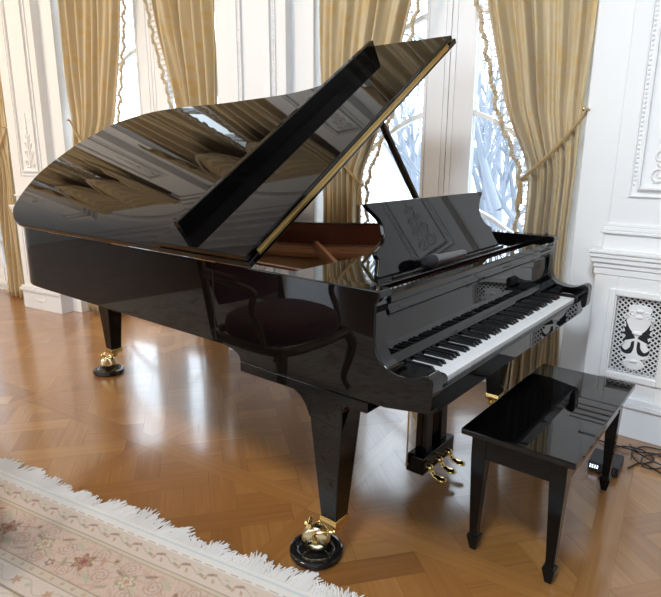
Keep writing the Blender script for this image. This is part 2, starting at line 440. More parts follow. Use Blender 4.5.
# legs
def sq(cx, cy, ax, ay, z): return [(cx-ax, cy-ay, z), (cx+ax, cy-ay, z), (cx+ax, cy+ay, z), (cx-ax, cy+ay, z)]
def make_leg(cx, cy, ztop, dirx, diry, capoff, bracket):
    g = G()
    g.loft([sq(cx, cy, .0325, .034, .155), sq(cx, cy, .056, .048, .43), sq(cx, cy, .067, .053, .545), sq(cx, cy, .067, .053, ztop)])
    leg = build(g, 'leg', 'lacquer', piano, bevel=.005, seg=3)
    if bracket:
        pr = [(cx-.066, ztop), (cx-.066, .525), (cx-.072, .54), (cx-.085, .566), (cx-.105, .588), (cx-.135, .604), (cx-.17, .612), (cx-.205, .616), (cx-.205, ztop)]
        g = G(); g.prism(pr, lambda p: (p[0], cy-.053, p[1]), lambda p: (p[0], cy+.053, p[1]))
        bo = build(g, 'leg_bracket', 'lacquer', leg, bevel=.003, angle=30)
        pr = [(cx+.066, ztop), (cx+.066, .575), (cx+.075, .595), (cx+.095, .611), (cx+.13, .618), (cx+.13, ztop)]
        g = G(); g.prism(pr, lambda p: (p[0], cy-.053, p[1]), lambda p: (p[0], cy+.053, p[1]))
        build(g, 'leg_bracket', 'lacquer', leg, bevel=.003, angle=30)
    g = G(); g.loft([sq(cx, cy, .0335, .035, .134), sq(cx, cy, .035, .0365, .138), sq(cx, cy, .035, .0365, .162), sq(cx, cy, .0338, .0352, .164)])
    build(g, 'ferrule', 'brass', leg, bevel=.001)
    # caster: wheel standing in the cup at (wx, wy)
    wx, wy = cx + capoff[0], cy + capoff[1]
    ax = Vector((-diry, dirx, 0)); fw = Vector((dirx, diry, 0))
    c = Vector((wx, wy, .063)); g = G()
    prof = [(.016, -.022), (.040, -.022), (.048, -.016), (.050, -.008), (.050, .008), (.048, .016), (.040, .022), (.016, .022)]
    n = 28
    rings = [[c + (fw*cos(2*PI*k/n) + Vector((0,0,1))*sin(2*PI*k/n))*r + ax*w for k in range(n)] for r, w in prof]
    g.loft(rings); build(g, 'caster_wheel', 'palebrass', leg, angle=40)
    g = G()
    stem = Vector((cx, cy, .134))
    g.tube([stem, stem - Vector((0,0,.022))], .022, 16)
    for s in (-1, 1):
        pts = [stem + ax*s*.018 - Vector((0,0,.018)), Vector((cx, cy, .115)) + ax*s*.029 - fw*.0, Vector((wx, wy, .10)) + ax*s*.030, c + ax*s*.028]
        g.tube(smooth_curve(pts, 4), [.008 - .003*k/12 for k in range(13)], 8)
    g.tube([c - ax*.034, c + ax*.034], .010, 12)
    build(g, 'caster_fork', 'brass', leg)
    g = G(); b0 = Vector((wx, wy, .118)) + fw*.012
    g.tube([b0 + fw*.010 - ax*.022, b0 + fw*.010 + ax*.022], .009, 12)
    g.ball(b0 + fw*.022 + Vector((0,0,-.004)), .011)
    build(g, 'caster_brake', 'brass', leg)
    return leg
make_leg(-.433, .082, .622, -.87, -.5, (-.056, -.03), True)
make_leg(-.433, W-.082, .622, .7, -.7, (.035, -.035), True)
make_leg(-2.60, .555, .735, -.6, -.8, (-.030, -.030), False)
g = G(); g.box(-2.70, -2.50, .45, .66, .73, .80); build(g, 'leg_block', 'lacquer', piano, bevel=.005)
# lyre
lyre = G(); lyre.box(-.475, -.392, .62, .895, .068, .148)
ly = build(lyre, 'lyre_box', 'lacquer', piano, bevel=.006, seg=3)
for y in (.694, .826):
    g = G(); g.loft([sq(-.435, y, .026, .028, .146), sq(-.435, y, .022, .026, .40), sq(-.435, y, .026, .028, .622)]); build(g, 'lyre_post', 'lacquer', piano, bevel=.004)
for y in (.735, .757, .779):
    g = G(); g.tube([(-.455, y, .146), (-.455, y, .622)], .003, 8); build(g, 'pedal_rod', 'brass', piano)
for y in (.757,):
    g = G(); g.tube([(-.47, y, .15), (-.70, y, .622)], .0055, 8); build(g, 'lyre_brace', 'oldbrass', piano)
g = G(); g.tube([(-.463, .607, .11), (-.463, .607, .622)], .0035, 8); g.ball((-.463, .607, .108), .008); build(g, 'lyre_side_rod', 'oldbrass', piano)
for y in (.672, .757, .842):
    g = G()
    stn = [(-.40, .012, .013, .094), (-.385, .013, .013, .088), (-.376, .012, .011, .070), (-.366, .012, .008, .058), (-.350, .016, .008, .056), (-.334, .020, .008, .055), (-.318, .018, .0075, .053), (-.310, .007, .004, .052)]
    rings = []
    for x, hy, hz, z in stn:
        rings.append([(x, y + hy*cos(2*PI*k/12), z + hz*sin(2*PI*k/12)) for k in range(12)])
    g.loft(rings); g.ball((-.388, y, .088), .016)
    build(g, 'pedal', 'brass', piano, angle=60)

# caster cups
def cup(x, y, label):
    g = G()
    g.lathe([(.090, 0), (.094, .004), (.095, .014), (.093, .022), (.086, .027), (.070, .027), (.063, .024), (.057, .015), (.035, .012), (.0, .0122)], 48, (x, y, 0), cap=False)
    o = build(g, 'caster_cup', 'cupmat', None, angle=40)
    tag(o, label, 'caster cup', 'caster cups under the piano legs')
cup(-.489, .052, 'round black caster cup under the near front piano leg, beside the rug fringe')
cup(-.396, W-.119, 'round black caster cup under the far front piano leg, behind the bench')
cup(-2.63, .525, 'round black caster cup under the piano leg at the tail end')

# microphone on the music shelf
mic = root('microphone', (-.352, .62, .962), 'dark grey handheld microphone lying on the piano music shelf', 'microphone', rotz=rad(-4))
g = G()
T = Matrix.Translation((-.352, .62, .9895)) @ Matrix.Rotation(rad(-4), 4, 'Z') @ Matrix.Rotation(rad(-90), 4, 'X')   # local z -> +Y
g.lathe([(.004, .15), (.014, .148), (.0155, .13), (.0155, .11), (.0165, .108), (.0185, -.02), (.0195, -.055)], 24, T=T)
build(g, 'mic_body', 'mic_body', mic, angle=40)
g = G(); g.lathe([(.0195, -.055), (.0215, -.057), (.0235, -.07), (.0240, -.085), (.0235, -.105), (.019, -.122), (.010, -.131), (.001, -.133)], 24, T=T)
build(g, 'mic_grille', 'mic_head', mic, angle=60)
g = G(); g.lathe([(.0225, -.060), (.0247, -.061), (.0247, -.067), (.0225, -.068)], 24, T=T, cap=False); build(g, 'grille_ring', 'mic_body', mic)

# ================================================================== BENCH
bx0, bx1, by0, by1, bz = -.124, .247, .374, 1.172, .472
bench = root('piano_bench', ((bx0+bx1)/2, (by0+by1)/2, 0), 'black lacquered wooden piano bench with a flat glossy top', 'bench')
g = G(); g.box(bx0, bx1, by0, by1, bz-.022, bz); build(g, 'seat_top', 'lacquer', bench, bevel=.004, seg=3)
o_ = .032
g = G(); g.box(bx0+o_, bx1-o_, by0+o_, by0+o_+.022, bz-.105, bz-.022); build(g, 'apron', 'satin', bench, bevel=.002)
g = G(); g.box(bx0+o_, bx1-o_, by1-o_-.022, by1-o_, bz-.105, bz-.022); build(g, 'apron', 'satin', bench, bevel=.002)
g = G(); g.box(bx0+o_, bx0+o_+.022, by0+o_, by1-o_, bz-.105, bz-.022); build(g, 'apron', 'satin', bench, bevel=.002)
g = G(); g.box(bx1-o_-.022, bx1-o_, by0+o_, by1-o_, bz-.105, bz-.022); build(g, 'apron', 'satin', bench, bevel=.002)
for sx_ in (0, 1):
    for sy_ in (0, 1):
        lx = bx0 + o_ - .003 if sx_ == 0 else bx1 - o_ + .003; lyy = by0 + o_ - .003 if sy_ == 0 else by1 - o_ + .003
        kx = 1 if sx_ == 0 else -1; ky = 1 if sy_ == 0 else -1
        def r4(w, z, off=0.): return [(lx + kx*(.0 + off), lyy + ky*off, z), (lx + kx*(off + w), lyy + ky*off, z), (lx + kx*(off + w), lyy + ky*(off + w), z), (lx + kx*off, lyy + ky*(off + w), z)]
        g = G(); g.loft([r4(.022, .0, .013), r4(.024, .006, .012), r4(.042, .052, .003), r4(.042, .058, .003), r4(.028, .062, .010), r4(.030, .10, .008), r4(.050, bz-.11), r4(.050, bz-.022)])
        build(g, 'leg', 'satin', bench, bevel=.002)

# ================================================================== WALL FRAME
PHI = rad(9.5)
F0 = Matrix.Translation((-.14, 1.70, 0)) @ Matrix.Rotation(PHI, 4, 'Z')
def WF(u, n, z): return F0 @ Vector((u, n, z))
ZC = 4.85   # ceiling
def fbox(g, T, u0, u1, n0, n1, z0, z1): g.box(u0, u1, n0, n1, z0, z1, T)

# floor: Versailles panels, each board its own face with tone + grain
def clip_poly(poly, box):
    x0, x1, y0, y1 = box
    def cl(P, ax, v, keep_less):
        out = []
        for i in range(len(P)):
            a, b = P[i], P[(i+1) % len(P)]
            ia = (a[ax] <= v) if keep_less else (a[ax] >= v); ib = (b[ax] <= v) if keep_less else (b[ax] >= v)
            if ia: out.append(a)
            if ia != ib:
                t = (v - a[ax])/(b[ax] - a[ax]); out.append((a[0] + t*(b[0]-a[0]), a[1] + t*(b[1]-a[1])))
        return out
    for ax, v, kl in ((0, x0, False), (0, x1, True), (1, y0, False), (1, y1, True)):
        if len(poly) < 3: return []
        poly = cl(poly, ax, v, kl)
    return poly if len(poly) >= 3 else []
S = .98; BW = .095
def panel_pieces():
    out = []
    gp = .0009
    out.append(([(0, 0), (S - BW, 0), (S - BW, BW), (0, BW)], (1, 0)))
    out.append(([(S - BW, 0), (S, 0), (S, S), (S - BW, S)], (0, 1)))
    bx = (0, S - BW, BW, S); cx_, cy_ = (S - BW)/2, (BW + S)/2
    pitch = (S - BW)/math.sqrt(2)/2.; sw = .105; c, s_ = cos(PI/4), sin(PI/4)
    def R(p): return (cx_ + p[0]*c - p[1]*s_, cy_ + p[0]*s_ + p[1]*c)
    for i in range(-2, 3):
        for j in range(-2, 3):
            a, b = i*pitch, j*pitch
            over = (i + j) % 2 == 0
            h = sw/2
            # crossing square belongs to one strap; strap segments between
            if over:
                out.append(([R((a-h, b-pitch+h)), R((a+h, b-pitch+h)), R((a+h, b+pitch-h)), R((a-h, b+pitch-h))], (-s_, c)))
            else:
                out.append(([R((a-pitch+h, b-h)), R((a+pitch-h, b-h)), R((a+pitch-h, b+h)), R((a-pitch+h, b+h))], (c, s_)))
            # infill square of two or three boards
            x0, x1, y0, y1 = a + h, a + pitch - h, b + h, b + pitch - h
            k = 2
            for q in range(k):
                if over:
                    xa, xb = x0 + (x1-x0)*q/k, x0 + (x1-x0)*(q+1)/k
                    out.append(([R((xa, y0)), R((xb, y0)), R((xb, y1)), R((xa, y1))], (-s_, c)))
                else:
                    ya, yb = y0 + (y1-y0)*q/k, y0 + (y1-y0)*(q+1)/k
                    out.append(([R((x0, ya)), R((x1, ya)), R((x1, yb)), R((x0, yb))], (c, s_)))
    res = []
    for k, (poly, d) in enumerate(out):
        p = poly if k < 2 else clip_poly(poly, bx)
        if len(p) >= 3:
            m = np.mean(np.array(p), 0)
            q = [(m[0] + (x-m[0])*(1 - .0011/max(.02, math.hypot(x-m[0], y-m[1]))), m[1] + (y-m[1])*(1 - .0011/max(.02, math.hypot(x-m[0], y-m[1])))) for x, y in p]
            res.append((q, d))
    return res
pieces = panel_pieces()
fa = rad(7.0); fc, fs_ = cos(fa), sin(fa)
X0, X1, Y0, Y1 = -8.6, 3.9, -5.9, 2.36
verts, faces, tones, grains = [], [], [], []
for i in range(-11, 7):
    for j in range(-8, 5):
        ox, oy = i*S + .42, j*S + .30
        for poly, d in pieces:
            P = [((x+ox)*fc - (y+oy)*fs_, (x+ox)*fs_ + (y+oy)*fc) for x, y in poly]
            P = clip_poly(P, (X0, X1, Y0, Y1))
            if len(P) < 3: continue
            b = len(verts); verts += [(x, y, 0.) for x, y in P]; faces.append(tuple(range(b, b + len(P))))
            tones.append(float(np.clip(rng.normal(.46, .16), 0, 1))); grains.append((d[0]*fc - d[1]*fs_, d[0]*fs_ + d[1]*fc, 0.))
b = len(verts); verts += [(X0, Y0, -.0015), (X1, Y0, -.0015), (X1, Y1, -.0015), (X0, Y1, -.0015)]; faces.append((b, b+1, b+2, b+3)); tones.append(0.); grains.append((1, 0, 0))
b = len(verts); verts += [(X0, Y0, -.08), (X1, Y0, -.08), (X1, Y1, -.08), (X0, Y1, -.08)]; faces.append((b+3, b+2, b+1, b)); tones.append(0.); grains.append((1, 0, 0))
me = bpy.data.meshes.new('floor'); me.from_pydata(verts, [], faces)
at = me.attributes.new('tone', 'FLOAT', 'FACE'); at.data.foreach_set('value', tones)
at = me.attributes.new('grain', 'FLOAT_VECTOR', 'FACE'); at.data.foreach_set('vector', np.array(grains).ravel())
me.materials.append(M['parquet']); me.materials.append(pbr('floor_gap', (.10, .045, .014), .5))
me.polygons[len(faces)-2].material_index = 1
fl_o = bpy.data.objects.new('floor', me); COL.objects.link(fl_o); struct(fl_o)

# ------------------------------------------------ piers
MID, LEFT, FAR = -2.0, -4.38, -6.76
def spiral(cx, cz, r0, r1, turns, a0, n=36, sgn=1):
    return [(cx + (r0 + (r1-r0)*k/n)*cos(a0 + sgn*2*PI*turns*k/n), cz + (r0 + (r1-r0)*k/n)*sin(a0 + sgn*2*PI*turns*k/n)) for k in range(n+1)]
def ornament(T, nrm, z0, flip=1, sc=1.):
    """carved acanthus scroll rising from z0"""
    g = G()
    def pts(P): return [T @ Vector((x*sc, nrm, z0 + flip*z*sc)) for x, z in P]
    for s in (-1, 1):
        for (cx, cz, r, a, tr) in [(.034, .035, .030, -PI/2, 1.4), (.030, .115, .026, -PI/2, 1.3), (.024, .185, .020, -PI/2, 1.3), (.015, .25, .013, -PI/2, 1.2)]:
            P = [(s*x, z) for x, z in spiral(cx, cz, r, .004, tr, a)]
            g.tube(pts(P), [.0062*sc*(1 - .55*k/36) for k in range(37)], 6)
        for (x0, z0_, x1, z1, w) in [(.004, .05, .045, .085, .010), (.004, .13, .038, .16, .009), (.003, .20, .03, .225, .007), (.01, .01, .055, .0, .009)]:
            c = T @ Vector((s*(x0+x1)/2*sc, nrm, z0 + flip*(z0_+z1)/2*sc)); L = math.hypot(x1-x0, z1-z0_)/2*sc
            ang = math.atan2(flip*(z1-z0_), s*(x1-x0))
            R = Matrix.Translation(c) @ T.to_3x3().to_4x4() @ Matrix.Rotation(-ang, 4, 'Y')
            g.ball((0, 0, 0), L, .006*sc, w*sc, T=R)
    g.tube(pts([(0, 0), (.004, .1), (-.004, .2), (0, .30), (.002, .36), (0, .42)]), [.008*sc, .007*sc, .006*sc, .005*sc, .004*sc, .002*sc], 6)
    for k in range(5):
        g.ball(T @ Vector((0, nrm, z0 + flip*(.27 + .035*k)*sc)), .010*sc - .0012*k)
    return g
def strip_frame(g, T, x0, x1, z0, z1, w, n0, n1):
    for (a, b, c, d) in ((x0, x0+w, z0, z1), (x1-w, x1, z0, z1), (x0+w, x1-w, z0, z0+w), (x0+w, x1-w, z1-w, z1)):
        g.box(a, b, n0, n1, c, d, T)
def pier(i, T, grille=False, detail=True):
    g = G(); fbox(g, T, -.395 if grille else -.375, .375, .10, .62, 0, ZC)
    p = struct(build(g, 'trim_%d' % i, 'wall', None, at=T, bevel=.004))
    g = G(); fbox(g, T, -.222, .222, .032, .12, 1.03, 3.62); build(g, 'pilaster', 'wall', p, bevel=.004)
    g = G()
    strip_frame(g, T, -.115, .115, 1.21, 3.05, .012, .012, .034)
    strip_frame(g, T, -.150, .150, 1.175, 3.085, .010, .022, .034)
    build(g, 'panel_moulding', 'wall', p, bevel=.003)
    g = G()
    nb = 90
    for k in range(nb):
        z = 1.235 + 1.79*k/(nb-1)
        for x in (-.131, .131): g.ball(T @ Vector((x, .032, z)), .0075, n=6, m=4)
    build(g, 'bead_moulding', 'wall', p)
    build(ornament(T, .028, 1.245, 1, 1.05), 'carved_ornament', 'wall', p)
    build(ornament(T, .028, 3.015, -1, 1.05), 'carved_ornament', 'wall', p)
    # capital
    g = G(); fbox(g, T, -.27, .27, .015, .12, 3.55, 3.60); fbox(g, T, -.29, .29, -.005, .12, 3.60, 3.66); fbox(g, T, -.31, .31, -.025, .12, 3.66, 3.70); build(g, 'capital', 'wall', p, bevel=.006)
    # pedestal
    g = G()
    if grille:
        x0, x1, z0, z1 = -.140, .085, .315, .71
        fbox(g, T, -.245, x0, .0, .12, 0, .90); fbox(g, T, x1, .245, .0, .12, 0, .90)
        fbox(g, T, x0, x1, .0, .12, 0, z0); fbox(g, T, x0, x1, .0, .12, z1, .90)
    else: fbox(g, T, -.25, .25, .0, .12, 0, .90)
    build(g, 'pedestal', 'wall', p, bevel=.002)
    g = G()
    for (z0, z1, pr) in ((.80, .835, .004), (.835, .86, .010), (.86, .885, .020), (.885, .905, .028), (.905, .922, .033)):
        fbox(g, T, -.25-pr, .25+pr, -pr, .14, z0, z1)
    build(g, 'pedestal_cornice', 'wall', p, bevel=.004)
    g = G(); fbox(g, T, -.232, .232, .012, .12, .92, 1.0); fbox(g, T, -.242, .242, .0, .12, 1.0, 1.015); fbox(g, T, -.235, .235, .012, .12, 1.015, 1.035); fbox(g, T, -.228, .228, .022, .12, 1.035, 1.05)
    build(g, 'attic_base', 'wall', p, bevel=.004)
    g = G(); fbox(g, T, -.265, .265, -.016, .13, 0, .16); fbox(g, T, -.285, .285, -.03, .13, .16, .185); fbox(g, T, -.272, .272, -.02, .13, .185, .205)
    build(g, 'plinth', 'marble', p, bevel=.003)
    if not grille:
        g = G(); strip_frame(g, T, -.19, .19, .28, .76, .014, -.010, .004); build(g, 'pedestal_moulding', 'wall', p, bevel=.003)
        g = G(); g.ball(T @ Vector((-.02, -.017, .085)), .03, .006, .018); 
        for s in (-1, 1): g.tube([T @ Vector((x*s - .02, -.018, z)) for x, z in spiral(.045, .085, .02, .004, 1.2, 0)], .004, 6)
        build(g, 'carved_rosette', 'wall', p)
    else:
        g = G(); strip_frame(g, T, -.170, .115, .288, .737, .030, -.012, .004); strip_frame(g, T, -.143, .088, .312, .713, .010, -.004, .02); build(g, 'grille_frame', 'wall', p, bevel=.004)
        g = G(); fbox(g, T, -.140, .085, .08, .118, .315, .71); build(g, 'grille_void', 'dark', p)  # near-black board painting in the shade behind the lattice
    return p
TR = Matrix.Translation((.165, 1.70, 0))
pier(1, TR, True)
pier(2, F0 @ Matrix.Translation((MID, 0, 0)))
pier(3, F0 @ Matrix.Translation((LEFT, 0, 0)))
pier(4, F0 @ Matrix.Translation((FAR, 0, 0)))

# grille
x0, x1, z0, z1 = -.133, .078, .322, .703
gr = root('ventilation_grille', tuple(TR @ Vector((-.027, .008, .322))), 'white ornate lattice vent grille set in the wall pedestal by the bench', 'vent grille')
g = G(); pt_ = .025
def clip_seg(p, q, bx):
    t0, t1 = 0., 1.
    d = (q[0]-p[0], q[1]-p[1])
    for ax in (0, 1):
        for v, sg in ((bx[2*ax], 1), (bx[2*ax+1], -1)):
            num = (v - p[ax])*sg; den = d[ax]*sg
            if abs(den) < 1e-12:
                if num > 0: return None
                continue
            t = num/den
            if den > 0: t0 = max(t0, t)
            else: t1 = min(t1, t)
    if t0 >= t1: return None
    return (p[0]+d[0]*t0, p[1]+d[1]*t0), (p[0]+d[0]*t1, p[1]+d[1]*t1)
for sg in (1, -1):
    for k in range(-30, 60):
        p = (x0 + k*pt_, z0); q = (x0 + k*pt_ + sg*.5, z0 + .5)
        r = clip_seg(p, q, (x0, x1, z0, z1))
        if not r: continue
        (ax_, az_), (bx_, bz_) = r
        L = math.hypot(bx_-ax_, bz_-az_)
        if L < .004: continue
        dx, dz = (bx_-ax_)/L, (bz_-az_)/L; hw = .0027
        n = (-dz*hw, dx*hw)
        q4 = [(ax_+n[0], az_+n[1]), (bx_+n[0], bz_+n[1]), (bx_-n[0], bz_-n[1]), (ax_-n[0], az_-n[1])]
        g.prism(q4, lambda p_: TR @ Vector((p_[0], .013, p_[1])), lambda p_: TR @ Vector((p_[0], .0165, p_[1])))
build(g, 'lattice', 'wall', gr)
gc = -.0275; zc = .512
def blob(poly, n0, n1, name, mat, mirror=False):
    g = G()
    if mat == 'dark': poly = [(x*.88, z*.86) for x, z in poly]
    P = [(gc + x, zc + z) for x, z in poly]
    g.prism(P, lambda p_: TR @ Vector((p_[0], n0, p_[1])), lambda p_: TR @ Vector((p_[0], n1, p_[1])))
    if mirror:
        P2 = [(gc - x, zc + z) for x, z in reversed(poly)]
        g.prism(P2, lambda p_: TR @ Vector((p_[0], n0, p_[1])), lambda p_: TR @ Vector((p_[0], n1, p_[1])))
    return build(g, name, mat, gr, bevel=.002 if mat == 'wall' else 0.)
vh = [(.020, -.165), (.045, -.150), (.048, -.130), (.028, -.110), (.060, -.100), (.066, -.06), (.046, -.035), (.060, .0), (.064, .05), (.050, .085), (.036, .105), (.048, .125), (.050, .150), (.020, .160)]
vase = vh + [(-x, z) for x, z in reversed(vh)]
blob(vase, .006, .0165, 'carved_vase', 'wall')
leaf = smooth_curve([(.006, -.006), (.020, .022), (.042, .05), (.062, .09), (.058, .052), (.074, .058), (.060, .028), (.078, .015), (.054, .002), (.066, -.028), (.03, -.016), (.006, -.006)], 3)[:-1]
blob(leaf, .0052, .009, 'leaf_opening', 'dark', True)  # flat dark inlays over the vase, painting in the shade of cut-outs
leaf2 = smooth_curve([(.008, -.022), (.022, -.03), (.026, -.06), (.048, -.083), (.072, -.062), (.068, -.090), (.042, -.104), (.016, -.094), (.007, -.06), (.008, -.022)], 3)[:-1]
blob(leaf2, .0052, .009, 'leaf_opening', 'dark', True)
for s in (-1, 1):
    for (cx, cz, r) in ((.03, .115, .018), (.055, .10, .012), (.028, -.135, .014)):
        g = G(); g.tube([TR @ Vector((gc + s*x, .004, zc + z)) for x, z in spiral(cx, cz, r, .003, 1.3, -PI/2)], .0035, 6); build(g, 'carved_scroll', 'wall', gr)
for z in (-.12, .02, .10, .13):
    g = G(); g.ball(TR @ Vector((gc, .003, zc + z)), .018 if z > .05 else .022, .005, .010); build(g, 'carved_boss', 'wall', gr)

# ------------------------------------------------ wall_back: headers, sills, continuation
HZ_ = 3.76
g = G()
for (u0, u1) in ((MID + .37, -.055), (LEFT + .37, MID - .37), (FAR + .37, LEFT - .37)):
    fbox(g, F0, u0, u1, .10, .62, HZ_, ZC); fbox(g, F0, u0, u1, .30, .62, -.05, .06)
fbox(g, F0, -9.0, FAR - .37, .10, .62, -.05, ZC)
g.box(.52, 3.95, 1.80, 2.36, -.05, ZC)
wb = struct(build(g, 'wall_back', 'plaster', None))
# cornice of the back wall and arched mouldings over the windows
g = G()
for (z0, z1, pr) in ((4.36, 4.43, .02), (4.43, 4.52, .07), (4.52, 4.61, .13), (4.61, 4.68, .22), (4.68, 4.75, .30)):
    fbox(g, F0, -9.0, .0, .10 - pr, .16, z0, z1); g.box(.0, 3.95, 1.80 - pr, 1.86, z0, z1)
struct(build(g, 'trim_5', 'wall', None, bevel=.006))
k = 6
for uc in (-.84, -3.19, -5.57):
    g = G()
    for (rx, rz, r, n) in ((.80, .42, .035, .085), (.90, .52, .022, .09)):
        P = [WF(uc + rx*cos(a), n, 3.70 + rz*sin(a)) for a in [PI*q/32 for q in range(33)]]
        g.tube(P, r, 8)
    g.ball(WF(uc, .07, 4.20), .10, .03, .12)
    struct(build(g, 'trim_%d' % k, 'wall', None)); k += 1
g = G(); fbox(g, F0, MID + .375, -.06, .06, .12, 0, .001)
# baseboard on right wall
g = G(); g.box(.52, 3.95, 1.775, 1.80, 0, .20); g.box(.52, 3.95, 1.765, 1.80, .20, .225); struct(build(g, 'baseboard_right', 'wall', None, bevel=.003))
g = G(); g.box(.52, 3.95, 1.765, 1.80, .86, .92); struct(build(g, 'trim_9', 'wall', None, bevel=.003))
# ceiling, other walls
g = G(); g.box(X0, X1, Y0, 2.36, ZC, ZC + .1); struct(build(g, 'ceiling', 'plaster', None))
g = G(); g.box(X0 - .15, X0, Y0, 2.36, -.05, ZC + .1); struct(build(g, 'wall_left', 'plaster', None))
WR = [(-5.2, -4.1)]
g = G(); xs = X1; 
g.box(xs, xs+.2, Y0, 2.36, 3.4, ZC+.1); g.box(xs, xs+.2, Y0, 2.36, -.05, .45)
ys = [Y0] + [v for p in WR for v in p] + [2.36]
for a, b2 in zip(ys[0::2], ys[1::2]): g.box(xs, xs+.2, a, b2, .45, 3.4)
struct(build(g, 'wall_right', 'tan', None))
WFn = [(-6.3, -5.0), (-3.6, -2.3), (-.9, .4), (1.6, 2.9)]
g = G(); g.box(X0-.15, X1+.2, Y0-.2, Y0, 3.4, ZC+.1); g.box(X0-.15, X1+.2, Y0-.2, Y0, -.05, .45)
xs_ = [X0-.15] + [v for p in WFn for v in p] + [X1+.2]
for a, b2 in zip(xs_[0::2], xs_[1::2]): g.box(a, b2, Y0-.2, Y0, .45, 3.4)
struct(build(g, 'wall_front', 'tan', None))

# ------------------------------------------------ windows
def window(i, uc):
    g = G(); hw = .785
    fbox(g, F0, uc-hw, uc-hw+.085, .30, .40, .05, HZ_+.02); fbox(g, F0, uc+hw-.085, uc+hw, .30, .40, .05, HZ_+.02)
    fbox(g, F0, uc-hw+.085, uc+hw-.085, .30, .40, 3.68, HZ_+.02); fbox(g, F0, uc-hw+.085, uc+hw-.085, .28, .42, .05, .09)
    w = struct(build(g, 'window_%d' % i, 'winframe', None, bevel=.004))
    for s in (-1, 1):
        g = G()
        def sb(a, b, n0, n1, z0, z1): 
            lo, hi = (uc + s*a, uc + s*b) if s > 0 else (uc + s*b, uc + s*a)
            fbox(g, F0, lo, hi, n0, n1, z0, z1)
        sb(.002, .150, .300, .36, .09, 3.68)       # meeting stile
        sb(.030, .034, .294, .30, .09, 3.68); sb(.132, .150, .292, .36, .09, 3.68)
        sb(.655, .70, .305, .36, .09, 3.68); sb(.15, .655, .305, .36, .09, .26); sb(.15, .655, .305, .36, 3.60, 3.68)
        for z0 in (.54, 1.08, 1.62, 2.16, 2.70, 3.24):
            P = []
            for k in range(13):
                d = .145 + .515*k/12; P.append((d, z0 - .95*d*d))
            rings = []
            for d, z in P:
                rings.append([WF(uc + s*d, n, z + dz) for n, dz in ((.308, -.014), (.308, .014), (.352, .014), (.352, -.014))])
            g.loft(rings)
        sash = build(g, 'casement_sash', 'winframe', w, bevel=.002)
        g = G(); lo, hi = sorted((uc + s*.145, uc + s*.66)); fbox(g, F0, lo, hi, .328, .333, .24, 3.62)
        build(g, 'glass_pane', 'glass', sash, smooth=False)
    return w
window(1, -.84); window(2, -3.175); window(3, -5.57)

